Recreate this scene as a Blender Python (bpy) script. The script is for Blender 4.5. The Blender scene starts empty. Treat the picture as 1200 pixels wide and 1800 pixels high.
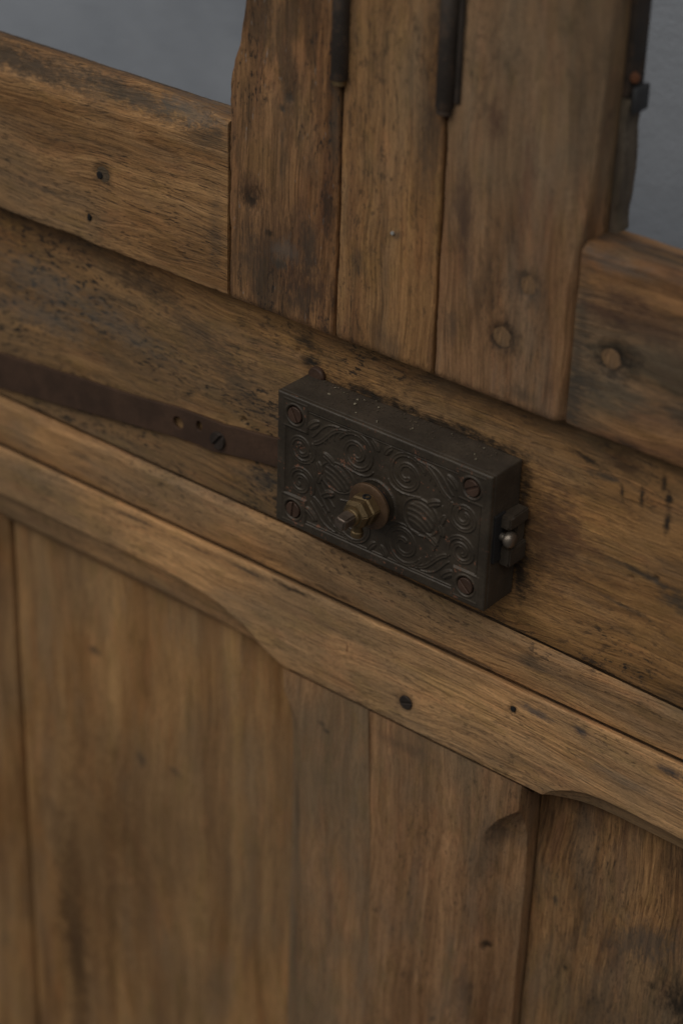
import bpy, bmesh, math, random
import numpy as np
from mathutils import Vector, Matrix, noise

S = bpy.context.scene
COL = S.collection
random.seed(7)
R = math.radians

# ------------------------------------------------------------------ camera
FOCAL_PX = 3930.0                    # focal length in pixels of a 1800 px high frame
yaw, pitch, roll = 0.66229369, 0.53527733, -0.03446628
fw = Vector((-math.sin(yaw)*math.cos(pitch), math.cos(yaw)*math.cos(pitch), -math.sin(pitch)))
rt = Vector((math.cos(yaw), math.sin(yaw), 0)); dn = fw.cross(rt)
r2 = math.cos(roll)*rt + math.sin(roll)*dn
d2 = -math.sin(roll)*rt + math.cos(roll)*dn
cam_d = bpy.data.cameras.new('camera'); cam = bpy.data.objects.new('camera', cam_d); COL.objects.link(cam)
m = Matrix((r2, -d2, -fw)).transposed().to_4x4()
m.translation = Vector((0.6033, -0.8320, 0.5869))
cam.matrix_world = m
cam_d.sensor_fit = 'VERTICAL'; cam_d.sensor_height = 36.0; cam_d.sensor_width = 24.0
cam_d.lens = FOCAL_PX/1800*36
cam_d.clip_start = 0.01; cam_d.clip_end = 50
cam_d.dof.use_dof = True; cam_d.dof.focus_distance = 1.175; cam_d.dof.aperture_fstop = 4.5
cam_d.dof.aperture_blades = 9
S.camera = cam

# ------------------------------------------------------------------ light
w = bpy.data.worlds.new('World'); S.world = w; w.use_nodes = True
w.node_tree.nodes['Background'].inputs[0].default_value = (1.0, 0.985, 0.97, 1)
w.node_tree.nodes['Background'].inputs[1].default_value = 0.07

def area(name, loc, target, size, power, col):
    l = bpy.data.lights.new(name, 'AREA'); l.energy = power; l.shape = 'RECTANGLE'
    l.size, l.size_y = size; l.color = col
    o = bpy.data.objects.new(name, l); COL.objects.link(o); o.location = loc
    o.rotation_euler = (Vector(target)-Vector(loc)).to_track_quat('-Z', 'Y').to_euler()
    return o
area('window_light', (-1.75, -2.5, 2.6), (0, 0, -.1), (2.2, 2.2), 42.0, (1.0, 0.97, 0.93))
area('overhead_fill', (1.0, -1.7, 2.7), (0, 0, -.1), (3.0, 2.4), 37.0, (1.0, 0.98, 0.95))  # unseen fill lamp, added to brighten from above and darken undersides

S.view_settings.view_transform = 'Standard'; S.view_settings.look = 'None'
S.view_settings.exposure = 0.0; S.view_settings.gamma = 1.0
S.view_settings.use_curve_mapping = False
S.render.engine = 'CYCLES'

# ------------------------------------------------------------------ node helpers
class NT:
    def __init__(s, name):
        s.m = bpy.data.materials.new(name); s.m.use_nodes = True
        s.t = s.m.node_tree; s.t.nodes.clear()
        s.out = s.t.nodes.new('ShaderNodeOutputMaterial')
        s.b = s.t.nodes.new('ShaderNodeBsdfPrincipled')
        s.t.links.new(s.b.outputs[0], s.out.inputs[0])
    def put(s, sock, v):
        if v is None: return
        if isinstance(v, bpy.types.NodeSocket): s.t.links.new(v, sock)
        elif isinstance(v, (tuple, list)):
            n = len(sock.default_value)
            sock.default_value = tuple(v)[:n] if len(v) >= n else tuple(v)+(1,)*(n-len(v))
        else: sock.default_value = v
    def node(s, typ, **kw):
        n = s.t.nodes.new(typ)
        for k, v in kw.items(): setattr(n, k, v)
        return n
    def math(s, op, a, b=None, c=None, clamp=False):
        n = s.node('ShaderNodeMath', operation=op, use_clamp=clamp)
        s.put(n.inputs[0], a); s.put(n.inputs[1], b); s.put(n.inputs[2], c)
        return n.outputs[0]
    def vmath(s, op, a, b=None):
        n = s.node('ShaderNodeVectorMath', operation=op)
        s.put(n.inputs[0], a); s.put(n.inputs[1], b)
        return n.outputs[0]
    def noise(s, vec, scale=(1, 1, 1), detail=2, rough=.5, dist=0, color=False):
        v = s.vmath('MULTIPLY', vec, scale)
        n = s.node('ShaderNodeTexNoise'); s.put(n.inputs['Vector'], v)
        n.inputs['Scale'].default_value = 1; n.inputs['Detail'].default_value = detail
        n.inputs['Roughness'].default_value = rough; n.inputs['Distortion'].default_value = dist
        return n.outputs['Color' if color else 'Fac']
    def step(s, v, lo, hi):
        n = s.node('ShaderNodeMapRange', interpolation_type='SMOOTHSTEP')
        s.put(n.inputs[0], v); n.inputs[1].default_value = lo; n.inputs[2].default_value = hi
        n.inputs[3].default_value = 0; n.inputs[4].default_value = 1
        return n.outputs[0]
    def mix(s, f, a, b, mode='MIX'):
        n = s.node('ShaderNodeMix', data_type='RGBA', blend_type=mode)
        s.put(n.inputs[0], f); s.put(n.inputs[6], a); s.put(n.inputs[7], b)
        return n.outputs[2]
    def sep(s, v):
        n = s.node('ShaderNodeSeparateXYZ'); s.put(n.inputs[0], v); return n.outputs
    def coord(s): return s.node('ShaderNodeTexCoord').outputs['Object']
    def bump(s, h, strength, dist):
        n = s.node('ShaderNodeBump'); n.inputs['Strength'].default_value = strength
        n.inputs['Distance'].default_value = dist; s.put(n.inputs['Height'], h)
        s.t.links.new(n.outputs[0], s.b.inputs['Normal'])

TINT = (1.25, 1.14, .97)
def wood(name, axis, seed, light=(.30, .185, .095), dark=(.13, .072, .034), gray=.35, speck=.6, pore=.7,
         red=.3, spots=(), ring=220, blotch=.5, rough=.62, pore_len=70, white=0.0, zone=.45, fibre=1.0, lines=.5, sthr=.565):
    light = tuple(a*b for a, b in zip(light, TINT)); dark = tuple(a*b for a, b in zip(dark, TINT))
    n = NT(name)
    raw = n.coord()
    P = n.vmath('ADD', raw, (seed*3.17, seed*1.71, seed*2.33))
    def sc(al, ac): return (al, ac, ac) if axis == 'X' else (ac, ac, al)
    wv = n.noise(P, sc(5, 14), 3, .5, color=True)
    wv = n.vmath('MULTIPLY', n.vmath('SUBTRACT', wv, (.5, .5, .5)), (.035, .035, .035))
    Q = n.vmath('ADD', P, wv)
    broad = n.noise(Q, sc(4, 40), 3, .55)
    rng = n.noise(Q, sc(4, ring), 4, .6)
    fib = n.noise(P, sc(45, 1500), 3, .6)
    fib2 = n.noise(Q, sc(16, 620), 3, .6)
    prn = n.noise(Q, sc(pore_len, 1600), 2, .5)
    prmask = n.step(n.noise(Q, sc(5, 130), 2, .5), .40, .60)
    pores = n.math('MULTIPLY', n.step(prn, .57, .68), n.math('MULTIPLY_ADD', prmask, .75, .25))
    a = n.math('ADD', n.math('MULTIPLY', broad, .55), n.math('MULTIPLY', rng, .45))
    col = n.mix(n.step(a, .33, .66), dark, light)
    # fibre contrast
    fm = n.math('ADD', n.math('MULTIPLY', fib, .55), n.math('MULTIPLY', fib2, .75))
    fm = n.math('MULTIPLY_ADD', fm, 1.15*fibre, 1.0-.65*1.15*fibre)
    fm = n.math('MAXIMUM', fm, .12)
    fc = n.node('ShaderNodeCombineColor'); [n.put(fc.inputs[i], fm) for i in range(3)]
    col = n.mix(1.0, col, fc.outputs[0], 'MULTIPLY')
    ln = n.step(n.noise(Q, sc(9, 850), 3, .55), .53, .64)
    col = n.mix(n.math('MULTIPLY', ln, lines), col, n.mix(1.0, col, (.50, .46, .42, 1), 'MULTIPLY'))
    # red heart streaks, dark blotches, grey weathering
    col = n.mix(n.math('MULTIPLY', n.step(n.noise(Q, sc(9, 75), 3, .6), .52, .70), red), col, (.175, .080, .040))
    col = n.mix(n.math('MULTIPLY', n.step(n.noise(Q, sc(13, 55), 5, .66), .50 if blotch < .65 else .46, .70 if blotch < .65 else .60), blotch), col, (.052, .030, .017))
    col = n.mix(n.math('MULTIPLY', n.step(n.noise(P, sc(10, 38), 5, .62, .3), .46, .70), gray), col, (.21, .165, .115))
    # broad weathered zones
    col = n.mix(n.math('MULTIPLY', n.step(n.noise(P, sc(5, 9), 4, .6), .44, .62), zone), col, (.205, .158, .098))
    # patches of other tones: olive grime, pinkish worn wood
    col = n.mix(n.math('MULTIPLY', n.step(n.noise(P, sc(28, 75), 4, .65), .50, .66), .45), col, n.mix(1.0, col, (.80, .84, .70, 1), 'MULTIPLY'))
    col = n.mix(n.math('MULTIPLY', n.step(n.noise(Q, sc(22, 90), 4, .65), .52, .68), .55), col, n.mix(1.0, col, (1.16, 1.04, 1.02, 1), 'MULTIPLY'))
    # fine dirt grain
    gr = n.math('MULTIPLY_ADD', n.noise(P, sc(600, 1300), 3, .7), 1.15, .425)
    gc = n.node('ShaderNodeCombineColor'); [n.put(gc.inputs[i], gr) for i in range(3)]
    col = n.mix(.75, col, gc.outputs[0], 'MULTIPLY')
    col = n.mix(n.math('MULTIPLY', pores, pore), col, (.032, .021, .014))
    # dark mould specks
    sp = n.step(n.noise(Q, sc(170, 480), 4, .70), sthr, sthr+.07)
    smask = n.step(n.noise(P, sc(9, 19), 4, .65), .40, .60)
    sp = n.math('MULTIPLY', sp, smask)
    soft = n.math('MULTIPLY', n.step(n.noise(P, sc(45, 95), 5, .7), .56, .72), smask)
    sp = n.math('MAXIMUM', sp, n.math('MULTIPLY', soft, .55))
    sp = n.math('MULTIPLY', sp, speck)
    col = n.mix(sp, col, (.024, .021, .018))
    if white > 0:
        wsp = n.math('MULTIPLY', n.step(n.noise(P, sc(120, 420), 3, .6), .66, .72), white)
        col = n.mix(wsp, col, (.34, .33, .31))
    # individual stains and patches of painted shade: (x, z, rx, rz, angle, strength, colour)
    if spots:
        wz = n.noise(raw, (90, 90, 90), 4, .6, color=True)
        wz = n.vmath('SUBTRACT', wz, (.5, .5, .5))
        wfine = n.noise(P, sc(170, 430), 5, .75)
        for (sx, sz, rx, rz, ang, strength, scol) in spots:
            d = n.vmath('SUBTRACT', raw, (sx, 0, sz))
            wk = 1.6*min(rx, rz)
            d = n.vmath('ADD', d, n.vmath('MULTIPLY', wz, (wk, wk, wk)))
            X, Y, Z = n.sep(d)
            c, s_ = math.cos(ang), math.sin(ang)
            u = n.math('ADD', n.math('MULTIPLY', X, c/rx), n.math('MULTIPLY', Z, s_/rx))
            v = n.math('ADD', n.math('MULTIPLY', X, -s_/rz), n.math('MULTIPLY', Z, c/rz))
            rr = n.math('SQRT', n.math('ADD', n.math('MULTIPLY', u, u), n.math('MULTIPLY', v, v)))
            rr = n.math('ADD', rr, n.math('MULTIPLY_ADD', wfine, 2.4, -1.2))
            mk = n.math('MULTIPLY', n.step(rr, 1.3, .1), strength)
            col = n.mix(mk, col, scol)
    n.put(n.b.inputs['Base Color'], col)
    n.put(n.b.inputs['Roughness'], n.math('MULTIPLY_ADD', fib2, .25, rough-.12))
    n.b.inputs['Specular IOR Level'].default_value = .28
    h = n.math('ADD', n.math('MULTIPLY', rng, .8), n.math('MULTIPLY', fib2, .7))
    h = n.math('ADD', h, n.math('MULTIPLY', fib, .35))
    h = n.math('SUBTRACT', h, n.math('MULTIPLY', pores, .7*pore))
    h = n.math('SUBTRACT', h, n.math('MULTIPLY', ln, .35))
    h = n.math('SUBTRACT', h, n.math('MULTIPLY', sp, .3))
    n.bump(h, .55, .0011)
    return n.m

def metal(name, base, rustcol, rust=.5, metallic=.55, rough=.45, scale=1.0, bumpd=.0004, dirt=.4, lo=.56, hi=.70):
    n = NT(name); P = n.coord()
    a = n.noise(P, (130*scale,)*3, 5, .65)
    b = n.noise(P, (600*scale,)*3, 4, .65)
    c = n.noise(P, (45*scale,)*3, 4, .6)
    mk = n.math('MULTIPLY', n.step(n.math('ADD', n.math('MULTIPLY', a, .6), n.math('MULTIPLY', b, .4)), lo, hi), rust)
    col = n.mix(n.step(c, .35, .68), tuple(x*.62 for x in base), base)
    col = n.mix(n.math('MULTIPLY', n.step(b, .50, .66), dirt), col, tuple(x*.42 for x in base))
    col = n.mix(mk, col, rustcol)
    n.put(n.b.inputs['Base Color'], col)
    n.put(n.b.inputs['Metallic'], n.math('MULTIPLY', n.math('SUBTRACT', 1.0, mk), metallic))
    n.put(n.b.inputs['Roughness'], n.math('ADD', n.math('MULTIPLY_ADD', a, .35, rough-.15), n.math('MULTIPLY', mk, .3)))
    n.bump(n.math('ADD', a, n.math('MULTIPLY', b, .6)), .5, bumpd)
    return n.m

def plaster(name):
    n = NT(name); P = n.coord()
    a = n.noise(P, (3.2, 3.2, 3.2), 4, .55); b = n.noise(P, (260,)*3, 4, .6); c = n.noise(P, (40, 40, 40), 4, .6)
    col = n.mix(n.step(a, .36, .62), (.262, .288, .328), (.358, .385, .425))
    col = n.mix(n.math('MULTIPLY', n.step(c, .5, .75), .12), col, (.25, .26, .28))
    n.put(n.b.inputs['Base Color'], col); n.b.inputs['Roughness'].default_value = .8
    n.bump(n.math('ADD', b, n.math('MULTIPLY', c, 2.0)), .5, .0012)
    return n.m

# ------------------------------------------------------------------ object helpers
def tag(o, label=None, cat=None, group=None, kind=None):
    if label: o['label'] = label
    if cat: o['category'] = cat
    if group: o['group'] = group
    if kind: o['kind'] = kind
    return o

def empty(name, loc, label, cat, group=None):
    o = bpy.data.objects.new(name, None); COL.objects.link(o); o.location = loc
    o.empty_display_size = .02
    return tag(o, label, cat, group)

def link(name, me, mat, parent=None, smooth=True, sharp=35):
    """vertices are in world coordinates; parent is an Empty (or a part with identity world matrix)"""
    if mat and not me.materials: me.materials.append(mat)
    if smooth:
        me.polygons.foreach_set('use_smooth', [True]*len(me.polygons))
        me.set_sharp_from_angle(angle=R(sharp))
    o = bpy.data.objects.new(name, me); COL.objects.link(o)
    if parent: attach(o, parent)
    return o

def world_of(o):
    M = Matrix.LocRotScale(o.location, o.rotation_euler, o.scale)
    if o.parent: M = world_of(o.parent) @ o.matrix_parent_inverse @ M
    return M
def attach(o, parent):
    o.parent = parent; o.matrix_parent_inverse = world_of(parent).inverted()

def from_bm(name, bm, mat, parent=None, smooth=True, sharp=35):
    bmesh.ops.recalc_face_normals(bm, faces=bm.faces[:])
    me = bpy.data.meshes.new(name); bm.to_mesh(me); bm.free()
    return link(name, me, mat, parent, smooth, sharp)

def fillet(pts, seg=4):
    """closed polygon [(a, b, radius, chip, nsub)] -> [(a, b, inward_a, inward_b, chip)], constant count"""
    N = len(pts); out = []
    cor = []
    for i in range(N):
        p = Vector(pts[i][:2]); q0 = Vector(pts[i-1][:2]); q1 = Vector(pts[(i+1) % N][:2])
        e0 = (q0-p); e1 = (q1-p); l0, l1 = e0.length, e1.length
        e0.normalize(); e1.normalize()
        ang = max(.05, min(math.pi-.01, e0.angle(e1)))
        r = pts[i][2]; tl = min(r/math.tan(ang/2), .48*l0, .48*l1) if r > 0 else 0
        a = p+e0*tl; b = p+e1*tl
        inward = (e0+e1); inward = inward.normalized() if inward.length > 1e-6 else Vector((0, 0))
        # flip for reflex corners
        cr = (p-q0).x*(q1-p).y-(p-q0).y*(q1-p).x
        cor.append((p, a, b, inward, cr))
    area2 = sum(pts[i][0]*pts[(i+1) % N][1]-pts[(i+1) % N][0]*pts[i][1] for i in range(N))
    for i in range(N):
        p, a, b, inw, cr = cor[i]
        if cr*area2 < 0: inw = -inw
        for k in range(seg+1):
            t = k/seg
            q = a*(1-t)**2 + p*2*t*(1-t) + b*t*t if pts[i][2] > 0 else p.copy()
            if pts[i][2] <= 0 and k > 0: continue
            wgt = 1-abs(2*t-1)*.5
            out.append((q.x, q.y, inw.x, inw.y, pts[i][3]*wgt))
        na = cor[(i+1) % N][1]; ns = pts[i][4]
        for k in range(1, ns):
            t = k/ns; q = b.lerp(na, t)
            out.append((q.x, q.y, 0, 0, 0))
    return out

def sweep(name, axis, t0, t1, n, prof, mat, parent, seed=0, rough=.00025, chipamt=1.0, dents=(), front=None, bend=None, seg=4):
    """prof(t) -> fillet() input. axis X: (a,b)=(y,z).  axis Z: (a,b)=(x,y).  dents push the front face in (+y)."""
    verts = []; off = Vector((seed*7.3, seed*3.1, seed*5.7)); cnt = None
    for i in range(n+1):
        t = t0+(t1-t0)*i/n
        pf = fillet(prof(t), seg); cnt = len(pf)
        for (a, b, ia, ib, chip) in pf:
            if axis == 'X': p = Vector((t, a, b)); s = Vector((t*14, a*60, b*60)); s2 = Vector((t*70, a*220, b*220))
            else: p = Vector((a, b, t)); s = Vector((a*60, b*60, t*14)); s2 = Vector((a*220, b*220, t*70))
            nz = noise.noise(s+off)*rough + noise.noise(s2+off)*rough*.45
            if chip:
                # chips fade along the arris: coarse dents plus fine nibbles
                ca = Vector((t*45, seed*9.1, chip)); cb = Vector((t*260, seed*2.3, 0))
                c = max(0, noise.noise(ca)+.05)*.9 + max(0, noise.noise(cb))*.35
                k = c*chip*chipamt
                if axis == 'X': p.y += ia*k; p.z += ib*k
                else: p.x += ia*k; p.y += ib*k
            p.y += nz
            if front is not None:
                for (dx, dz, dr, dd) in dents:
                    if p.y < front+.004:
                        rr = math.hypot(p.x-dx, p.z-dz)/dr
                        if rr < 1.35: p.y += dd*(1-min(1, max(0, (rr-.75)/.6)))
            if bend: p = bend(p)
            verts.append(p)
    faces = []
    for i in range(n):
        for j in range(cnt):
            k = (j+1) % cnt
            faces.append((i*cnt+j, i*cnt+k, (i+1)*cnt+k, (i+1)*cnt+j))
    faces.append(tuple(range(cnt))[::-1]); faces.append(tuple(n*cnt+j for j in range(cnt)))
    me = bpy.data.meshes.new(name); me.from_pydata(verts, [], faces); me.update()
    bm = bmesh.new(); bm.from_mesh(me); bmesh.ops.recalc_face_normals(bm, faces=bm.faces[:]); bm.to_mesh(me); bm.free()
    return link(name, me, mat, parent, sharp=50)

def smooth01(t): t = max(0, min(1, t)); return t*t*(3-2*t)
def interp(t, pts):
    if t <= pts[0][0]: return pts[0][1]
    for (a, b), (c, d) in zip(pts, pts[1:]):
        if t <= c: return b+(d-b)*(t-a)/(c-a)
    return pts[-1][1]

def lathe(prof, n=32, axis='Y', wob=0, seed=0):
    """prof [(r, h)] closed at both ends with r=0; axis of revolution Y (towards -y = outwards h)"""
    bm = bmesh.new(); rings = []
    for (r, h) in prof:
        ring = []
        if r < 1e-7: ring = [bm.verts.new((0, -h, 0))]
        else:
            for k in range(n):
                a = 2*math.pi*k/n
                rr = r*(1+wob*noise.noise(Vector((math.cos(a)*2+seed, math.sin(a)*2, h*300))))
                ring.append(bm.verts.new((rr*math.cos(a), -h, rr*math.sin(a))))
        rings.append(ring)
    for A, B in zip(rings, rings[1:]):
        for k in range(n):
            j = (k+1) % n
            f = [A[0] if len(A) == 1 else A[k], A[0] if len(A) == 1 else A[j], B[0] if len(B) == 1 else B[j], B[0] if len(B) == 1 else B[k]]
            u = []
            for v in f:
                if v not in u: u.append(v)
            if len(u) > 2: bm.faces.new(u)
    if axis == 'Z': bmesh.ops.rotate(bm, verts=bm.verts[:], cent=(0, 0, 0), matrix=Matrix.Rotation(-math.pi/2, 3, 'X'))
    if axis == 'X': bmesh.ops.rotate(bm, verts=bm.verts[:], cent=(0, 0, 0), matrix=Matrix.Rotation(math.pi/2, 3, 'Z'))
    bmesh.ops.recalc_face_normals(bm, faces=bm.faces[:])
    return bm

def screw_mesh(r, slot=.16, h=.0012, n=28, dome=.25):
    """slotted head: a base disc and two raised segments with a real slot between"""
    bm = bmesh.new()
    def solid(outline, y0, y1, inset):
        b = [bm.verts.new((x, -y0, z)) for x, z in outline]
        md = [bm.verts.new((x, -(y1-inset), z)) for x, z in outline]
        cx = sum(p[0] for p in outline)/len(outline); cz = sum(p[1] for p in outline)/len(outline)
        tp = [bm.verts.new((x+(cx-x)*.10, -y1, z+(cz-z)*.10)) for x, z in outline]
        k = len(outline)
        for A, B in ((b, md), (md, tp)):
            for i in range(k):
                bm.faces.new((A[i], A[(i+1) % k], B[(i+1) % k], B[i]))
        bm.faces.new(tp); bm.faces.new(b[::-1])
    full = [(r*math.cos(2*math.pi*i/n), r*math.sin(2*math.pi*i/n)) for i in range(n)]
    solid(full, -h*.8, h*.25, h*.1)
    a0 = math.asin(slot)
    for s in (1, -1):
        seg = []
        for i in range(15):
            a = a0+(math.pi-2*a0)*i/14
            seg.append((r*.985*math.cos(a), s*r*.985*math.sin(a)))
        solid(seg, h*.15, h, h*dome)
    bmesh.ops.recalc_face_normals(bm, faces=bm.faces[:])
    me = bpy.data.meshes.new('screw'); bm.to_mesh(me); bm.free()
    return me

def place(name, me, mat, parent, loc, rot=(0, 0, 0), scale=1.0, smooth=False):
    if mat and not me.materials: me.materials.append(mat)
    if smooth:
        me.polygons.foreach_set('use_smooth', [True]*len(me.polygons)); me.set_sharp_from_angle(angle=R(40))
    o = bpy.data.objects.new(name, me); COL.objects.link(o)
    o.location = loc; o.rotation_euler = rot; o.scale = (scale,)*3 if not isinstance(scale, tuple) else scale
    attach(o, parent); return o

def bm_mesh(name, bm):
    bmesh.ops.recalc_face_normals(bm, faces=bm.faces[:])
    me = bpy.data.meshes.new(name); bm.to_mesh(me); bm.free(); return me

# ------------------------------------------------------------------ materials
BLK = (.026, .019, .013); DGR = (.062, .050, .037); GRY = (.14, .125, .105); RST = (.16, .062, .028)
M = {}
M['plaster'] = plaster('plaster')
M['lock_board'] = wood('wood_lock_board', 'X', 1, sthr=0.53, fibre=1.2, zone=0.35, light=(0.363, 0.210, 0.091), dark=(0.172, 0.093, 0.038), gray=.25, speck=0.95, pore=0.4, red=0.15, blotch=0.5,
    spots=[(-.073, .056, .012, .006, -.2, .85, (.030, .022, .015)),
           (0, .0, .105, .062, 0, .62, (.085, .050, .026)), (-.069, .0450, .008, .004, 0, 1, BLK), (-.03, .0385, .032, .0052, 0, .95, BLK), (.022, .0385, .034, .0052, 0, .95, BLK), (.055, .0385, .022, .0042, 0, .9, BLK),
           (.0735, -.028, .0060, .020, 0, .95, BLK), (.0715, .008, .0045, .036, 0, .9, BLK), (-.25, .060, .09, .014, 0, .5, (.07, .04, .02)), (-.15, .035, .035, .012, -.3, .55, DGR), (-.12, .012, .03, .008, -.5, .5, DGR), (-.19, .052, .03, .008, 0, .6, (.045, .03, .018)), (-.28, .005, .05, .010, 0, .5, GRY),  # beside the lock: grime with painted shade; under left rail: painted shade
           (-.085, .005, .012, .010, .3, .55, DGR), (-.098, -.038, .020, .009, .2, .75, DGR), (-.21, .018, .045, .010, -.1, .45, GRY), (-.27, .028, .05, .014, -.05, .5, GRY),
           (.105, .052, .012, .0025, -.15, .9, BLK), (.117, .046, .014, .003, .1, .85, DGR), (.13, .056, .014, .008, 0, .6, (.05, .026, .014)),
           (.128, .042, .0016, .006, .15, .9, BLK), (.139, .043, .0017, .007, .1, .9, BLK), (.150, .055, .002, .006, 0, .9, BLK), (.154, .047, .0022, .006, .1, .95, BLK), (.1545, .034, .0022, .008, 0, .95, BLK),
           (.150, .000, .030, .0026, -.1, .85, DGR), (.168, -.008, .016, .005, -.1, .8, DGR), (.10, .006, .02, .004, -.25, .5, RST), (.092, .004, .022, .030, 0, .6, (.095, .046, .026)),
           (.135, -.022, .02, .0015, -.08, .6, DGR)])
M['strip'] = wood('wood_strip', 'X', 2, lines=0.4, sthr=0.55, light=(0.481, 0.290, 0.144), dark=(0.253, 0.138, 0.061), gray=.4, speck=0.65, pore=0.5, red=0.15, blotch=.25,
    spots=[(.085, -.078, .010, .006, -.3, .55, DGR), (-.05, -.093, .02, .002, 0, .8, BLK), (-.12, -.0955, .03, .0018, 0, .7, DGR), (.04, -.0945, .04, .0014, 0, .7, DGR), (-.245, -.078, .012, .003, 0, .6, DGR)])
M['apron'] = wood('wood_apron', 'X', 3, lines=0.45, sthr=0.555, fibre=1.2, zone=0.5, light=(0.601, 0.370, 0.189), dark=(0.343, 0.193, 0.090), gray=.35, speck=0.45, pore=0.45, red=0.15, blotch=.2,
    spots=[(.092, -.106, .012, .0035, -.1, .7, (.075, .075, .08)), (.120, -.1045, .007, .0025, -.1, .85, (.05, .05, .055)), (.176, -.1035, .010, .003, 0, .9, (.045, .045, .05)),
           (.0075, -.1395, .0075, .007, 0, .6, (.09, .06, .035)), (.078, -.1115, .004, .003, .4, .8, BLK), (-.035, -.122, .001, .004, 0, .7, RST),
           (-.20, -.102, .025, .0016, 0, .75, DGR), (-.15, -.1025, .02, .0014, 0, .7, DGR), (-.11, -.1015, .016, .002, 0, .8, DGR), (-.075, -.100, .02, .002, 0, .85, BLK), (.15, -.122, .03, .004, -.05, .35, GRY)])
M['left_rail'] = wood('wood_left_rail', 'X', 4, lines=0.7, fibre=1.3, zone=0.3, light=(.355, .215, .105), dark=(.200, .110, .048), gray=.22, speck=0.35, pore=0.85, red=0.15, blotch=.25, pore_len=75,
    spots=[(-.2079, .1177, .0078, .0074, 0, .95, BLK), (-.2194, .0892, .0022, .0040, 0, .9, BLK), (-.30, .1640, .17, .0070, 0, .75, (.085, .058, .036)), (-.19, .165, .05, .006, -.06, .7, DGR), (-.28, .163, .06, .007, -.04, .85, (.075, .05, .03)), (-.145, .168, .03, .006, 0, .6, GRY), (-.13, .160, .016, .008, .3, .55, DGR), (-.125, .11, .006, .03, 0, .4, DGR), (-.255, .096, .03, .002, -.05, .6, DGR)])
M['stile_a'] = wood('wood_knotty_stile', 'Z', 5.3, zone=0.15, lines=0.7, sthr=0.555, fibre=1.4, light=(0.307, 0.171, 0.083), dark=(0.122, 0.062, 0.030), gray=0.18, speck=0.95, pore=0.4, red=0.6, blotch=0.7, white=.35,
    spots=[(-.100, .140, .010, .011, 0, .75, (.075, .042, .026)), (-.101, .134, .006, .006, 0, .9, BLK), (-.078, .112, .030, .030, 0, .55, (.085, .048, .030)), (-.062, .095, .016, .018, 0, .7, (.065, .036, .024)), (-.098, .100, .012, .020, 0, .5, DGR), (-.078, .112, .010, .008, .3, .5, GRY), (-.08, .104, .006, .003, 0, .8, DGR), (-.05, .143, .005, .018, 0, .75, (.035, .025, .018)), (-.062, .120, .006, .022, .1, .55, DGR), (-.088, .119, .003, .002, 0, .8, BLK), (-.047, .19, .004, .03, 0, .7, DGR), (-.076, .196, .004, .0035, 0, .7, DGR), (-.081, .189, .003, .002, 0, .8, DGR), (-.065, .087, .012, .010, 0, .5, DGR)])
M['stile_b'] = wood('wood_middle_post', 'Z', 6, sthr=0.55, fibre=1.2, light=(0.324, 0.190, 0.090), dark=(0.154, 0.083, 0.038), gray=.30, speck=0.5, pore=0.3, red=0.4, blotch=0.6,
    spots=[(-.006, .142, .004, .003, 0, .6, DGR), (.013, .20, .006, .03, 0, .5, DGR), (-.03, .12, .006, .01, 0, .5, DGR)])
M['stile_c'] = wood('wood_right_stile', 'Z', 7, lines=0.35, sthr=0.555, fibre=1.2, zone=0.4, light=(0.304, 0.184, 0.103), dark=(0.147, 0.082, 0.045), gray=.45, speck=0.4, pore=0.3, red=0.35, blotch=0.62,
    spots=[(.0602, .1083, .0105, .0110, 0, .9, BLK), (.0732, .1397, .0095, .0095, 0, .8, DGR), (.048, .217, .006, .012, 0, .6, (.075, .035, .025)), (.034, .165, .006, .03, .1, .6, (.07, .04, .03)), (.068, .19, .005, .03, 0, .45, (.13, .055, .035)), (.03, .105, .005, .012, 0, .5, DGR), (.075, .082, .010, .004, 0, .5, DGR)])
M['right_rail'] = wood('wood_right_rail', 'X', 8, fibre=1.2, light=(.320, .180, .085), dark=(.125, .065, .033), gray=.35, speck=0.3, pore=0.3, red=.5, blotch=0.9, ring=120,
    spots=[(.1235, .1175, .0150, .0135, 0, 1, BLK), (.104, .12, .006, .05, 0, .6, DGR), (.104, .088, .012, .012, 0, .6, DGR), (.14, .14, .03, .012, -.1, .6, (.075, .040, .025)), (.115, .138, .014, .006, -.1, .65, (.060, .030, .020)), (.126, .149, .014, .005, -.1, .6, (.065, .032, .022)), (.108, .100, .012, .006, 0, .6, DGR), (.102, .09, .006, .016, 0, .55, DGR), (.12, .163, .02, .004, 0, .5, GRY)])
M['panel_l'] = wood('wood_left_panel', 'Z', 9, fibre=0.7, lines=0.2, zone=0.3, light=(0.436, 0.270, 0.131), dark=(0.240, 0.128, 0.053), gray=.30, speck=0.2, pore=0.15, red=0.2, blotch=0.25, ring=90,
    spots=[(-.284, -.50, .016, .11, .05, .75, (.050, .026, .012)), (-.265, -.40, .045, .13, 0, .55, (.135, .066, .024)), (-.20, -.36, .06, .06, 0, .3, (.15, .078, .030)), (-.255, -.232, .006, .004, 0, .7, DGR), (-.215, -.30, .006, .006, 0, .6, DGR), (-.185, -.295, .006, .004, 0, .5, DGR)])
M['stile_d'] = wood('wood_lower_stile', 'Z', 10, lines=0.3, fibre=1.0, zone=0.6, light=(0.389, 0.240, 0.134), dark=(0.214, 0.122, 0.062), gray=.45, speck=0.3, pore=0.25, red=0.25, blotch=0.2,
    spots=[(-.052, -.182, .004, .002, 0, .6, DGR), (-.047, -.186, .0025, .002, 0, .7, DGR), (-.072, -.26, .005, .03, 0, .45, DGR), (-.072, -.36, .0022, .03, 0, .6, DGR)])
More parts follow.
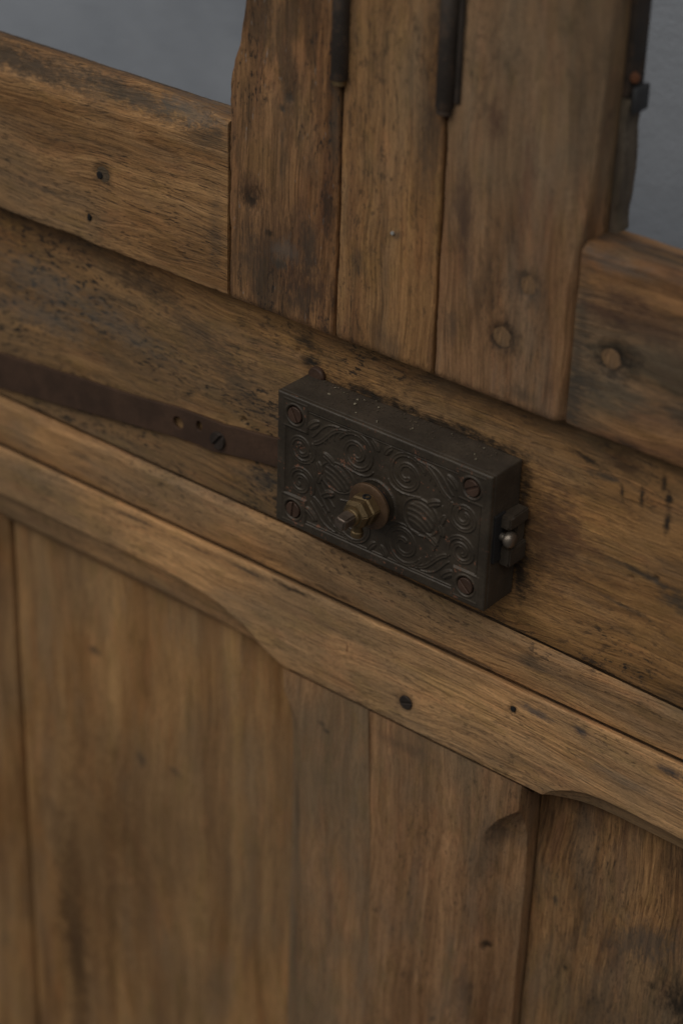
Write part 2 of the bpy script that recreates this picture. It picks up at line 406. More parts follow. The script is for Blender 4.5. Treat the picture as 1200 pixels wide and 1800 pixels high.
M['stile_e'] = wood('wood_lower_stile_right', 'Z', 11, lines=0.35, fibre=1.1, zone=0.6, light=(0.363, 0.220, 0.123), dark=(0.193, 0.109, 0.057), gray=.40, speck=0.5, pore=0.3, red=0.25, blotch=0.25,
    spots=[(.070, -.285, .003, .004, 0, .9, BLK), (.072, -.198, .008, .012, 0, .5, DGR), (.060, -.32, .006, .02, 0, .5, DGR), (.008, -.17, .03, .005, 0, .35, DGR)])
M['panel_r'] = wood('wood_right_panel', 'Z', 12, lines=0.65, fibre=1.3, light=(0.341, 0.200, 0.097), dark=(0.143, 0.077, 0.035), gray=.3, speck=0.5, pore=0.5, red=0.6, blotch=0.6, ring=520,
    spots=[(.195, -.270, .022, .024, .5, .95, BLK), (.165, -.236, .030, .014, .4, .65, (.085, .072, .060)), (.15, -.30, .03, .02, 0, .4, DGR), (.105, -.240, .0025, .004, 0, .8, DGR), (.115, -.285, .002, .003, 0, .8, BLK)])
M['plug'] = wood('wood_plug', 'Z', 13, light=(.25, .155, .085), dark=(.14, .085, .045), gray=.4, speck=.5, pore=.6)
M['plug_dark'] = wood('wood_dark_plug', 'X', 15, light=(.075, .050, .032), dark=(.03, .022, .015), gray=.3, speck=.6, pore=.6)
M['bead'] = wood('wood_grey_bead', 'Z', 14, light=(.075, .066, .060), dark=(.045, .039, .036), gray=.6, speck=.3, red=.2)
M['iron'] = metal('cast_iron', (.072, .054, .036), (.20, .085, .045), rust=.85, metallic=.2, rough=.47, lo=.575, hi=.635)
M['iron_case'] = metal('dirty_iron_case', (.068, .050, .033), (.105, .060, .036), rust=.6, metallic=.1, rough=.68, dirt=.6, lo=.56, hi=.70, bumpd=.0008)
M['bar'] = metal('rusted_bar', (.092, .048, .027), (.135, .062, .030), rust=.6, metallic=.08, rough=.6, dirt=.5, bumpd=.0004)
M['screw'] = metal('rusty_screw', (.100, .055, .035), (.15, .065, .036), rust=.6, metallic=.25, rough=.55, scale=2)
M['dark_screw'] = metal('dark_screw', (.060, .044, .034), (.10, .052, .034), rust=.4, metallic=.3, rough=.5, scale=2)
M['brass'] = metal('old_brass', (.255, .175, .085), (.10, .050, .020), rust=.75, metallic=.75, rough=.44, scale=1.2, lo=.53, hi=.66)
M['washer'] = metal('bronze_washer', (.165, .095, .050), (.105, .060, .030), rust=.6, metallic=.5, rough=.48)
M['steel'] = metal('worn_steel', (.235, .180, .140), (.14, .058, .030), rust=.75, metallic=.7, rough=.40, scale=1.5)
M['knob'] = metal('worn_knob', (.27, .225, .180), (.10, .070, .045), rust=.5, metallic=.75, rough=.36, scale=1.5)
M['hinge'] = metal('dark_hinge', (.056, .042, .032), (.080, .046, .026), rust=.8, metallic=.25, rough=.6, lo=.5, hi=.62)
M['nails_and_shade'] = metal('nails_and_shade_black', (.012, .010, .009), (.03, .018, .010), rust=.3, metallic=.0, rough=.9)  # near-black for nails and washer boss; paints shade in screw hole and slot

# ------------------------------------------------------------------ setting: plaster wall behind
bm = bmesh.new(); bmesh.ops.create_cube(bm, size=1, matrix=Matrix.Translation((-.4, .36, -.05)) @ Matrix.Diagonal((4.2, .08, 2.6, 1)))
tag(from_bm('wall', bm, M['plaster'], None, smooth=False), 'pale blue-grey plaster wall behind the wooden door', None, None, 'structure')

# ------------------------------------------------------------------ lower door
X0, X1, ZB = -.50, .42, -.95
door = empty('door', (0, .02, ZB), 'old brown wooden door with shaped stop-chamfered rail, recessed panels and iron lock', 'door')
def lock_prof(x):
    zb = interp(x, [(-.3, -.0615), (-.09, -.0622), (.06, -.0640), (.18, -.0668)])+.0004
    return [(.000, zb, .0012, .0006, 70), (.000, .0724, .001, 0, 2), (.034, .0724, 0, 0, 2), (.034, zb, 0, 0, 2)]
holes = [(-.1169, -.0078, .0016, .004), (-.079, .0480, .0016, .0022), (.152, .002, .0012, .002), (.138, -.004, .0012, .002)]
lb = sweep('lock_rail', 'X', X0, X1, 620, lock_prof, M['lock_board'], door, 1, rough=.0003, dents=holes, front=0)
def strip_prof(x):
    zt = interp(x, [(-.3, -.0627), (-.09, -.0634), (.06, -.0652), (.18, -.0680)])+.0004
    return [(.0006, zt, .0005, .0004, 4), (-.0020, zt-.0055, .004, 0, 10), (-.0014, -.0860, .006, 0, 6), (-.0002, -.0958, .0005, 0, 2), (.034, -.0958, 0, 0, 2), (.034, zt-.012, 0, 0, 2), (.0095, zt-.012, 0, 0, 2)]
sweep('moulding_strip', 'X', X0, X1, 560, strip_prof, M['strip'], door, 2, rough=.0003)
FE = [(-.55, -.131), (-.30, -.1300), (-.19, -.1290), (-.155, -.1302), (-.135, -.1332), (-.1113, -.1405), (-.100, -.1470), (-.0936, -.1508), (-.084, -.1545), (-.081, -.1550),
      (.1013, -.1556), (.106, -.1515), (.1127, -.1474), (.120, -.1440), (.1284, -.1417), (.140, -.1405), (.153, -.1402), (.188, -.1412), (.45, -.141)]
def apron_prof(x):
    ze = interp(x, FE); dz = min(1, max(0, (ze+.1552)/.014))
    zq = ze-.0005-.0010*dz; yq = -.0040+.0030*dz
    zb = -.1560-.004*dz*(1 if x < 0 else .8)
    ym = -.0036+.0085*dz; zm = zq+(zb-zq)*.72
    yb = -.0034+.0145*dz
    return [(-.0042, -.0964, .0011, .0014, 24), (-.0042, ze, .0005, .0005, 2), (yq, zq, .0004, 0, 5), (ym, min(zm, zq-.0002), .0010, 0, 2), (yb, min(zb, zq-.0006), .0005, 0, 2), (.034, min(zb, zq-.0006), 0, 0, 2), (.034, -.1085, 0, 0, 2), (.0060, -.1085, 0, 0, 2), (.0012, -.0985, 0, 0, 2)]
ap = sweep('shaped_rail', 'X', X0, X1, 640, apron_prof, M['apron'], door, 3, rough=.00028, dents=[(.0074, -.1398, .0048, .0012), (.0779, -.1109, .0022, .0014), (.0345, -.1245, .0007, .001)], front=-.004)
# lower stile: two boards with stopped chamfers, joint at x = -.0135
ZS = -.1574
CL = [(ZB, -.064), (-.26, -.064), (-.21, -.0655), (-.195, -.068), (-.183, -.0735), (-.172, -.0805), (-.165, -.0812), (ZS, -.0815)]
CR = [(ZB, .066), (-.30, .064), (-.232, .0622), (-.2093, .0642), (-.198, .0675), (-.188, .0740), (-.180, .0820), (-.1755, .0868), (ZS, .0872)]
def shoulder(p):
    # the shoulder of the joint is undercut, so the gap below the rail is deep
    d = max(0.0, p.y+.0034)*1.3
    p.z = min(p.z, ZS-min(d, .012)); return p
def stile_l(z):
    xe = interp(z, CL); k = (xe+.0815)/.0175
    xr = interp(z, [(-.40, -.0080), (-.26, -.0120), (ZS, -.0186)])
    return [(-.0818, .030, 0, 0, 2), (-.0818, -.0030+.011*k, .0006, 0, 4), (xe, -.0040, .0005, .0004, 14), (xr, -.0040, 0, 0, 2), (xr, .030, 0, 0, 2)]
def stile_r(z):
    xe = interp(z, CR); k = (.0872-xe)/.025
    xl = interp(z, [(-.40, -.00795), (-.26, -.01195), (ZS, -.01855)])
    yl = -.0026-.0014*smooth01((-.165-z)/.11)
    return [(xl, .030, 0, 0, 2), (xl, yl, 0, 0, 4), (xl+.012, -.0040, .003, 0, 16), (xe, -.0040, .0004, .0004, 2), (xe+.0002+.0030*k, -.0038+.0026*k, .0020, 0, 3), (xe+.0004+(.0874-xe)*.40, -.0036+.0085*k, .001, 0, 4), (.0876, -.0024+.0115*k, .0008, .0004, 3), (.0876, .030, 0, 0, 2)]
sweep('stile', 'Z', ZB, ZS, 420, stile_l, M['stile_d'], door, 4, rough=.00035, bend=shoulder)
sweep('stile', 'Z', ZB, ZS, 420, stile_r, M['stile_e'], door, 5, rough=.00035, bend=shoulder, dents=[(.070, -.286, .0018, .002)], front=.002)
# recessed panels (front skin), butted behind the rail and stile
def panel(x0, x1, y, mat, seed, name='panel', zt=-.1625):
    def pf(z): return [(x0, .030, 0, 0, 1), (x0, y, .0015, 0, 40), (x1, y, .0015, 0, 1), (x1, .030, 0, 0, 1)]
    return sweep(name, 'Z', ZB, zt, 260, pf, mat, door, seed, rough=.0006)
panel(-.3255, -.0826, .0145, M['panel_l'], 6, zt=-.1600)
panel(.0886, .42, .0155, M['panel_r'], 7, zt=-.1600)
def pf_far(z):
    return [(-.50, .030, 0, 0, 2), (-.50, .004, .002, 0, 12), (-.336, .004, .002, .0008, 2), (-.3275, .0120, .001, 0, 2), (-.3275, .030, 0, 0, 2)]
sweep('stile', 'Z', ZB, -.1600, 200, pf_far, M['panel_l'], door, 8, rough=.0004)

SCR = screw_mesh(.0046); SCR_RND = screw_mesh(.0062, slot=.12, h=.0026, dome=.6)
place('screw', screw_mesh(.0043, slot=.16, h=.0010), M['dark_screw'], door, (.0074, -.0034, -.1398), (0, R(-22), 0))
# dark pin ends and knots in the rail
def plug(parent, x, y, z, r, mat, seed, sx=1.0, sz=1.0, h=.0006, name='plug', rot=0):
    b = lathe([(0, -.004), (r, -.004), (r*1.0, h*.3), (r*.86, h), (r*.45, h*1.15), (0, h*1.1)], 22, 'Y', .22, seed)
    me = bm_mesh(name, b)
    return place(name, me, mat, parent, (x, y, z), (0, rot, 0), (sx, 1, sz), smooth=True)
plug(door, .0779, -.0034, -.1109, .0017, M['nails_and_shade'], 3)

# ------------------------------------------------------------------ upper frames
ZU = .0738; ZT = .60; YF = -.0145; YB = .020
left = empty('sash_frame', (-.23, .0, ZU), 'left upper sash frame with chamfered rail and dark knotty stile at its right end', 'window frame', 'upper sash frames')
def lrail(x):
    ze = interp(x, [(-.50, .1545), (-.30, .1550), (-.21, .1556), (-.17, .1568), (-.150, .1585), (-.135, .1630), (-.125, .1690), (-.1165, .1708)])
    k = (.1712-ze)/.0160
    yt = YF+.0125*k+.0006
    return [(YF, ZU, .0016, .0022, 34), (YF, ze, .0004, .0004, 3), (YF+.0040*k+.0002, ze+.0006*k+.0003, .0003, 0, 5), (yt, .1722, .0009, .0012, 5), (.006, .1706, .0006, .001, 3), (.0066, .1666, .0008, .0006, 3), (YB, .1648, .0015, .001, 2), (YB, ZU, .001, 0, 2)]
sweep('rail', 'X', -.50, -.1166, 460, lrail, M['left_rail'], left, 11, rough=.0003, dents=[(-.2079, .1177, .0052, .0012), (-.2194, .0892, .0024, .0012)], front=YF)
def lstile(z):
    xl = interp(z, [(ZU, -.1154), (.190, -.1156), (.198, -.1150), (.206, -.1125), (.2147, -.1090), (.2388, -.1052), (.27, -.1030), (ZT, -.1030)])
    b = .0005*math.sin(z*60)
    # worn, rounded foot
    return [(-.1156, YB, .001, 0, 2), (-.1156, YF+.0030+max(0, (xl+.1156))*1.1, .001, 0, 2), (xl, YF, .0022, .0018, 36), (-.0439+b*.4, YF, .0014, .0012, 3), (-.0437, YB, .001, 0, 2)]
def foot(zlo, amt=.0012):
    def f(p):
        d = p.z-zlo
        if d < .004 and p.y < 0: p.y += amt*(1-d/.004)**2
        return p
    return f
sweep('stile', 'Z', ZU, ZT, 420, lstile, M['stile_a'], left, 12, rough=.00045, bend=foot(ZU), dents=[(-.098, .134, .0065, .0008), (-.076, .196, .003, .0006)], front=YF)
plug(left, -.2076, YF+.0010, .1180, .0050, M['plug_dark'], 1.3, 1.05, .95, .0003)
plug(left, -.2102, YF+.0006, .1168, .0022, M['nails_and_shade'], 2.1, name='nail')
plug(left, -.2194, YF+.0008, .0892, .0017, M['nails_and_shade'], 5.1, .7, 1.3, name='nail')

mid = empty('post', (-.012, 0, ZU), 'narrow plain wooden post between the two dark hinge barrels', 'post')
def mstile(z):
    b = .0004*math.sin(z*47+1)
    return [(-.0428+b, YB, .001, 0, 2), (-.0426+b*.5, YF+.0006, .0015, .0010, 30), (.0192, YF+.0003, .0016, .0010, 3), (.0190, YB, .001, 0, 2)]
sweep('post_board', 'Z', ZU, ZT, 380, mstile, M['stile_b'], mid, 13, rough=.0004, bend=foot(ZU))
plug(mid, -.0085, YF+.0004, .1425, .0010, metal('pale_paint_fleck', (.42, .41, .38), (.3, .28, .25), rust=.3, metallic=0, rough=.6), 8.2, name='paint_fleck', h=.0008)

right = empty('sash_frame', (.2, 0, ZU), 'right upper sash frame with wide plugged stile and blurred dark-knotted rail', 'window frame', 'upper sash frames')
def rstile(z):
    xe = interp(z, [(ZU, .0935), (.150, .0950), (.168, .0960), (.178, .0945), (.19, .0918), (.2028, .0895), (.23, .0870), (.2816, .0845), (ZT, .083)])
    k = max(0, (.096-xe)/.012)
    return [(.0206, YB, .001, 0, 2), (.0208, YF, .0018, .0012, 32), (xe, YF, .0018, .0012, 7), (.0985, YF+.0035+.011*min(1, k), .0012, .0006, 3), (.0990, .0095, .001, 0, 1), (.0990, YB, .001, 0, 2)]
sweep('stile', 'Z', ZU, ZT, 400, rstile, M['stile_c'], right, 14, rough=.0004, bend=foot(ZU), dents=[(.0602, .1083, .0062, .0010), (.0732, .1397, .0056, .0008)], front=YF)
def rrail(x):
    zt = .1678-.0012*smooth01((x-.10)/.1)
    yo = .0016
    return [(YF+yo, ZU, .002, .001, 30), (YF+yo, zt-.002, .0020, .0014, 3), (YF+.006, zt+.0012, .002, .001, 6), (YB, zt-.0008, .003, .002, 2), (YB, ZU, .001, 0, 2)]
sweep('rail', 'X', .1002, .42, 320, rrail, M['right_rail'], right, 15, rough=.0005, dents=[(.123, .1164, .0078, .0018)], front=YF+.0016)
plug(right, .0602, YF+.0009, .1083, .0052, M['plug'], 4.4, 1, 1.08, .0002)
plug(right, .0732, YF+.0008, .1397, .0048, M['plug'], 6.4, 1, 1.05, .0002)
plug(right, .1205, YF+.0030, .1160, .0052, M['plug'], 7.4, 1.1, .95, .0002)
# thin grey bead at the back of the opening, with a dark plate and clip above it
def bead_prof(z):
    xw = .1036+.0016*noise.noise(Vector((0, 3.3, z*70)))
    return [(.0994, .010, .0006, 0, 2), (xw, .0100, .0012, .0008, 2), (xw+.0004, .0225, .0012, .0008, 2), (.0994, .0225, 0, 0, 1)]
sweep('glazing_bead', 'Z', .1672, .2330, 120, bead_prof, M['bead'], right, 16, rough=.0003)
def plate_prof(z): return [(.0994, .011, 0, 0, 1), (.1026, .011, .0006, 0, 1), (.1028, .0235, .0006, 0, 1), (.0994, .0235, 0, 0, 1)]
sweep('edge_plate', 'Z', .2338, ZT, 60, plate_prof, M['hinge'], right, 17, rough=.0002)
bm = bmesh.new(); bmesh.ops.create_cube(bm, size=1, matrix=Matrix.Translation((.1054, .0170, .2330)) @ Matrix.Diagonal((.0030, .012, .0125, 1)))
bmesh.ops.bevel(bm, geom=bm.edges[:], offset=.0010, segments=2, affect='EDGES', profile=.5)
from_bm('clip', bm, metal('grey_clip', (.065, .065, .066), (.22, .085, .035), rust=.5, metallic=.3, rough=.5), right)
bm = lathe([(0, -.001), (.0026, -.001), (.0022, .0002), (.0012, .0005), (0, .0005)], 16, 'Y', .1)
place('rust_pin', bm_mesh('rust_pin', bm), metal('orange_rust', (.17, .060, .022), (.25, .085, .028), rust=.6, metallic=0, rough=.8), right, (.1046, .0122, .2435), (0, 0, R(38)), 1.0, True)

# ------------------------------------------------------------------ hinges
def hinge(x, zb, rad, label, tip, leafside):
    h = empty('hinge', (x, YF-rad*.30, zb), label, 'hinge', 'barrel hinges between the upper frames')
    yc = YF-rad*.30
    z = zb; k = 0
    for L in (.058, .050, .055, .05, .055):
        prof = [(0, 0), (rad*.86, 0), (rad, .0012), (rad, L-.0016), (rad*.86, L-.0004), (0, L-.0004)]
        b = lathe(prof, 24, 'Z', .03, k)
        me = bm_mesh('knuckle', b)
        place('knuckle', me, M['hinge'], h, (x, yc, z), (0, 0, 0), 1.0, True)
        z += L; k += 1
    b = lathe([(0, 0), (rad*.70, .0), (rad*.84, .0006), (rad*.84, .0028), (0, .0028)], 20, 'Z')
    place('pin_tip', bm_mesh('pin_tip', b), M['brass'] if tip else M['hinge'], h, (x, yc, zb-.0029), (0, 0, 0), 1.0, True)
    for s in leafside:
        bm = bmesh.new(); bmesh.ops.create_cube(bm, size=1, matrix=Matrix.Translation((x+s*(rad+.0019), YF-.0008, zb+.13+.001)) @ Matrix.Diagonal((.0036, .0018, .255, 1)))
        bmesh.ops.bevel(bm, geom=bm.edges[:], offset=.0008, segments=2, affect='EDGES')
        from_bm('leaf', bm, M['hinge'], h)
    return h
hinge(-.0436, .2135, .0044, 'dark hinge barrel with brass tip between knotty stile and middle post', True, ())
hinge(.0200, .2150, .0046, 'dark hinge barrel with leaf between middle post and right stile', False, (1,))

# ------------------------------------------------------------------ iron bar, running in behind the lock
bar = empty('iron_bar', (-.2, 0, -.03), 'long flat rusty iron bar with two empty holes running to the lock', 'iron bar')
def offset_curve(outer, circles, thick, name):
    cu = bpy.data.curves.new(name, 'CURVE'); cu.dimensions = '2D'; cu.fill_mode = 'BOTH'; cu.extrude = thick/2; cu.bevel_depth = .00035; cu.bevel_resolution = 1
    def spl(pts):
        s = cu.splines.new('POLY'); s.points.add(len(pts)-1)
        for p, q in zip(s.points, pts): p.co = (q[0], q[1], 0, 1)
        s.use_cyclic_u = True
    spl(outer)
    for (cx, cz, r, e) in circles: spl([(cx+r*e*math.cos(2*math.pi*k/20), cz+r*math.sin(2*math.pi*k/20)) for k in range(20)][::-1])
    o = bpy.data.objects.new(name, cu); COL.objects.link(o)
    dg = bpy.context.evaluated_depsgraph_get()
    me = bpy.data.meshes.new_from_object(o.evaluated_get(dg))
    bpy.data.objects.remove(o); bpy.data.curves.remove(cu)
    me.transform(Matrix.Rotation(math.pi/2, 4, 'X'))
    return me
top = [(-.50, -.0520), (-.3106, -.0306), (-.252, -.0248), (-.1918, -.0195), (-.165, -.0157), (-.150, -.0148), (-.128, -.0142), (-.1219, -.0128), (-.0906, -.0086), (-.0722, -.0066)]
bot = [(-.0722, -.0236), (-.0903, -.0258), (-.110, -.0284), (-.126, -.0310), (-.138, -.0338), (-.1498, -.0332), (-.165, -.0344), (-.20, -.0390), (-.253, -.0462), (-.3122, -.0540), (-.50, -.0770)]
bar_me = offset_curve(top+bot, [(-.1638, -.0249, .0043, 1.0), (-.1476, -.0212, .0036, .75)], .0016, 'flat_bar')
bar_me.transform(Matrix.Translation((0, -.0020, 0)))
link('flat_bar', bar_me, M['bar'], bar, sharp=30)
place('screw', SCR_RND, M['dark_screw'], bar, (-.1326, -.0030, -.0245), (0, R(-52), 0), .86)

# ------------------------------------------------------------------ rim lock
lock = empty('rim_lock', (0, 0, -.041), 'dark cast iron rim lock with scrollwork face and brass hexagonal spindle collar', 'lock')
LX0, LX1, LZ0, LZ1 = -.070, .070, -.0410, .0388
bm = bmesh.new()
bmesh.ops.create_cube(bm, size=1, matrix=Matrix.Translation((0, -.0130, (LZ0+LZ1)/2)) @ Matrix.Diagonal((LX1-LX0, .0236, LZ1-LZ0, 1)))
bmesh.ops.bevel(bm, geom=[e for e in bm.edges], offset=.0012, segments=3, affect='EDGES', profile=.6)
bmesh.ops.subdivide_edges(bm, edges=[e for e in bm.edges if e.calc_length() > .01], cuts=24, use_grid_fill=True)
for v in bm.verts: v.co += Vector((0, 0, 1))*noise.noise(v.co*70)*.00035+Vector((1, 0, 0))*noise.noise(v.co*60+Vector((5, 1, 2)))*.0003
from_bm('case', bm, M['iron_case'], lock, sharp=50)

# face plate: one casting, relief modelled as a height field
NX, NZ = 440, 250
gx = np.linspace(LX0+.0002, LX1-.0002, NX); gz = np.linspace(LZ0+.0002, LZ1-.0002, NZ)
GX, GZ = np.meshgrid(gx, gz, indexing='ij')
zc = (LZ0+LZ1)/2
def dist_poly(pts):
    pts = np.array(pts); d = np.full(GX.shape, 1.0)
    lo = pts.min(0)-.006; hi = pts.max(0)+.006
    ix = np.where((gx > lo[0]) & (gx < hi[0]))[0]; iz = np.where((gz > lo[1]) & (gz < hi[1]))[0]
    if len(ix) == 0 or len(iz) == 0: return d
    sx, sz = slice(ix[0], ix[-1]+1), slice(iz[0], iz[-1]+1)
    A = GX[sx, sz]; B = GZ[sx, sz]; best = np.full(A.shape, 1.0)
    for p, q in zip(pts[:-1], pts[1:]):
        v = q-p; L = max(1e-12, v@v)
        t = np.clip(((A-p[0])*v[0]+(B-p[1])*v[1])/L, 0, 1)
        best = np.minimum(best, np.hypot(A-p[0]-t*v[0], B-p[1]-t*v[1]))
    d[sx, sz] = best; return d
def spiral(cx, cz, ro, ri, turns, th0, sgn, n=70):
    out = []
    for i in range(n+1):
        t = i/n; r = ro+(ri-ro)*t; a = R(th0)+sgn*2*math.pi*turns*t
        out.append((cx+r*math.cos(a), cz+r*math.sin(a)))
    return out
def bez(p0, p1, p2, p3, n=24):
    o = []
    for i in range(n+1):
        t = i/n; o.append(tuple((1-t)**3*a+3*t*(1-t)**2*b+3*t*t*(1-t)*c+t**3*d for a, b, c, d in zip(p0, p1, p2, p3)))
    return o
H = np.zeros(GX.shape)
FIELD = -.0009
inner = np.minimum(np.minimum(GX-LX0, LX1-GX)-.0056, np.minimum(GZ-LZ0, LZ1-GZ)-.0052)
fld = np.clip(inner/.0006, 0, 1); fld = fld*fld*(3-2*fld)
for sx in (-1, 1):
    for sz in (-1, 1):
        cxs = sx*.0577; czs = zc+sz*.0290
        q = np.maximum(np.abs(GX-cxs), np.abs(GZ-czs)); k = np.clip((q-.0084)/.0007, 0, 1)
        fld = np.minimum(fld, k)
H = FIELD*fld
orn = np.zeros(GX.shape)
def band(pts, wd=.0011, h=.00072, s=.00040):
    global orn
    d = dist_poly(pts)
    v = h*(.55*np.clip((wd+s-d)/s, 0, 1)+.45*np.exp(-((d-wd*.8)/(s*.8))**2))
    orn = np.maximum(orn, v)
def ridge(pts, s=.00045, h=.0006):
    global orn
    d = dist_poly(pts); orn = np.maximum(orn, h*np.exp(-(d/s)**2))
def leaf(cx, cz, a, b, ang, rays=6):
    global orn
    c, s_ = math.cos(ang), math.sin(ang)
    u = ((GX-cx)*c+(GZ-cz)*s_)/a; v = (-(GX-cx)*s_+(GZ-cz)*c)/b
    r = np.sqrt(u*u+v*v); m_ = np.clip((1-r)/.12, 0, 1)
    body = .00075*m_*(.55+.25*np.sqrt(np.clip(1-r*r, 0, 1)))
    ver = np.abs(np.sin((v*1.0+.55*u*np.sign(v+1e-9)*0+.35*u*u)*rays))
    body += m_*.00042*np.clip(ver-.55, 0, 1)/.45
    orn = np.maximum(orn, body)
for sz in (1, -1):
    Z = lambda z: zc+sz*(z-.0012)
    # big centre scrolls
    for sx in (-1, 1):
        band(spiral(sx*.0165, Z(.0220), .0124, .0026, 1.75, 90-sx*60 if sz > 0 else -(90-sx*60), (1 if sx > 0 else -1)*sz))
        # tail sweeping outward and round to the side scroll
        band(bez((sx*.0230, Z(.0318)), (sx*.0335, Z(.0330)), (sx*.0360, Z(.0215)), (sx*.0440, Z(.0180))), .0010)
        band(spiral(sx*.0535, Z(.0115), .0092, .0020, 1.75, 150 if sx > 0 else 30, sx*1.0) if sz > 0 else spiral(sx*.0535, Z(.0115), .0092, .0020, 1.75, -150 if sx > 0 else -30, -sx*1.0))
        ridge(bez((sx*.0285, Z(.0330)), (sx*.0390, Z(.0330)), (sx*.0405, Z(.0260)), (sx*.0460, Z(.0210))), h=.0007)
        ridge(bez((sx*.0050, Z(.0150)), (sx*.0090, Z(.0080)), (sx*.0180, Z(.0105)), (sx*.0260, Z(.0120))), h=.0007)
        # small leaflets in the corners of the field
        leaf(sx*.0455, Z(.0285), .0052, .0026, sx*sz*-.7, 4)
        leaf(sx*.0345, Z(.0120), .0050, .0026, sx*sz*.5, 4)
        leaf(sx*.0010+sx*.003, Z(.0315), .0040, .0022, sx*sz*.9, 4)
        leaf(sx*.0405, Z(.0045), .0038, .0020, sx*sz*1.2, 3)
        for k in range(4):
            a = sx*(.0262+.0032*k); ridge(bez((a, Z(.0325-.002*k)), (a+sx*.002, Z(.0300-.002*k)), (a+sx*.0025, Z(.0285-.002*k)), (a+sx*.0018, Z(.0262-.002*k)), 8), .0004, .0006)
leaf(-.0285, .0005, .0098, .0072, -.5, 7); leaf(.0268, -.0018, .0098, .0088, -.35, 8)
d = np.abs(np.hypot((GX-.0268)/1.05, GZ+.0018)-.0108); orn = np.maximum(orn, .0008*np.exp(-(d/.0006)**2))
d = np.abs(np.hypot((GX+.0285)/1.2, (GZ-.0005)/.9)-.0095); orn = np.maximum(orn, .0006*np.exp(-(d/.0006)**2))
for q in ([(-.0440, .012), (-.0430, .0), (-.0390, -.010), (-.0300, -.018)], [(-.0475, .008), (-.0462, -.003), (-.0420, -.013), (-.0335, -.022)], [(.0400, .010), (.0420, .0), (.0400, -.009), (.0360, -.018)]):
    ridge(bez(*q), .0005, .0008)
H = H + orn*np.clip(fld*1.0, 0, 1)
# thin raised line framing the field
fr = np.exp(-((inner-.0012)/.00045)**2)*.0006*(fld > .9); H = np.maximum(H, FIELD+fr)*1.0
for sx in (-1, 1):
    for sz in (-1, 1):
        cxs = sx*.0577; czs = zc+sz*.0290
        r = np.hypot(GX-cxs, GZ-czs)
        H += .0006*np.exp(-((r-.0062)/.0006)**2)
        sq = np.maximum(np.abs(GX-cxs), np.abs(GZ-czs)); H += .00035*np.exp(-((sq-.0079)/.0005)**2)
        H = np.where(r < .0054, H-.0013*np.clip((.0054-r)/.0005, 0, 1), H)
# boss under the spindle, worn sides, casting noise
r = np.hypot(GX+.002, GZ+.0035); H = np.where(r < .0125, np.maximum(H, -.0001), H); H += .0004*np.exp(-((r-.0125)/.0006)**2)
nz = np.array([[noise.noise(Vector((x*110, z*110, 0)))*.00016+noise.noise(Vector((x*420, z*420, 4)))*.00010 for z in gz] for x in gx])
edge = np.minimum(np.minimum(GX-LX0, LX1-GX), np.minimum(GZ-LZ0, LZ1-GZ))
H += nz - .0009*np.clip(1-edge/.0013, 0, 1)**2
YP = -.0270
V = np.stack([GX, YP-H, GZ], -1).reshape(-1, 3)
I = np.arange(NX*NZ).reshape(NX, NZ)
Fq = np.stack([I[:-1, :-1], I[1:, :-1], I[1:, 1:], I[:-1, 1:]], -1).reshape(-1, 4).tolist()
ring = list(I[:, 0])+list(I[-1, 1:])+list(I[-2::-1, -1])+list(I[0, -2:0:-1])
base = NX*NZ
V = np.concatenate([V, np.array([[V[i][0], -.0247, V[i][2]] for i in ring])])
nr = len(ring)
Fq += [(int(ring[k]), base+k, base+(k+1) % nr, int(ring[(k+1) % nr])) for k in range(nr)] + [tuple(range(base, base+nr))]
me = bpy.data.meshes.new('face_plate'); me.from_pydata(V.tolist(), [], Fq); me.update()
bm = bmesh.new(); bm.from_mesh(me); bmesh.ops.recalc_face_normals(bm, faces=bm.faces[:]); bm.to_mesh(me); bm.free()
plate = link('face_plate', me, M['iron'], lock, sharp=70)
for (x, z, a) in ((-.0577, zc+.029, 62), (-.0577, zc-.029, 96), (.0577, zc+.029, -32), (.0577, zc-.029, 42)):
    place('screw', SCR, M['screw'], plate, (x, YP+.0006, z), (0, R(a), 0))
# washer, collar, spindle
AX, AZ = -.0020, -.0034
place('washer', bm_mesh('washer', lathe([(0, 0), (.0124, 0), (.0131, .0006), (.0131, .0020), (.0122, .0027), (.0060, .0027), (.0058, .0016), (0, .0016)], 48, 'Y', .012, 3)), M['washer'], lock, (AX, -.0312, AZ), (R(1.5), 0, R(-1.5)), 1.0, True)
place('washer_boss', bm_mesh('washer_boss', lathe([(0, 0), (.0086, 0), (.0086, .0046), (0, .0046)], 32, 'Y')), M['nails_and_shade'], lock, (AX, -.0268, AZ), (0, 0, 0), 1.0, True)
bm = bmesh.new()
def hexring(rad, y, rot=0, n=6, sx=1):
    return [bm.verts.new((AX+rad*math.cos(R(rot+360/n*k)), y, AZ+rad*math.sin(R(rot+360/n*k)))) for k in range(n)]
rings = [hexring(0.0083, -.0334, 8), hexring(0.0089, -.0342, 8), hexring(0.0089, -.0388, 8), hexring(0.0083, -.0396, 8), hexring(0.0081, -.0398, 8), hexring(0.0084, -.0404, 8), hexring(0.0084, -.0438, 8), hexring(0.0068, -.0462, 8), hexring(0.0045, -.0464, 8)]
for A, B in zip(rings, rings[1:]):
    for k in range(6): bm.faces.new((A[k], A[(k+1) % 6], B[(k+1) % 6], B[k]))
bm.faces.new(rings[0][::-1]); bm.faces.new(rings[-1])
bmesh.ops.bevel(bm, geom=[e for e in bm.edges if abs(e.verts[0].co.y-e.verts[1].co.y) > .002], offset=.0006, segments=2, affect='EDGES')
collar = from_bm('hexagonal_collar', bm, M['brass'], lock, sharp=28)
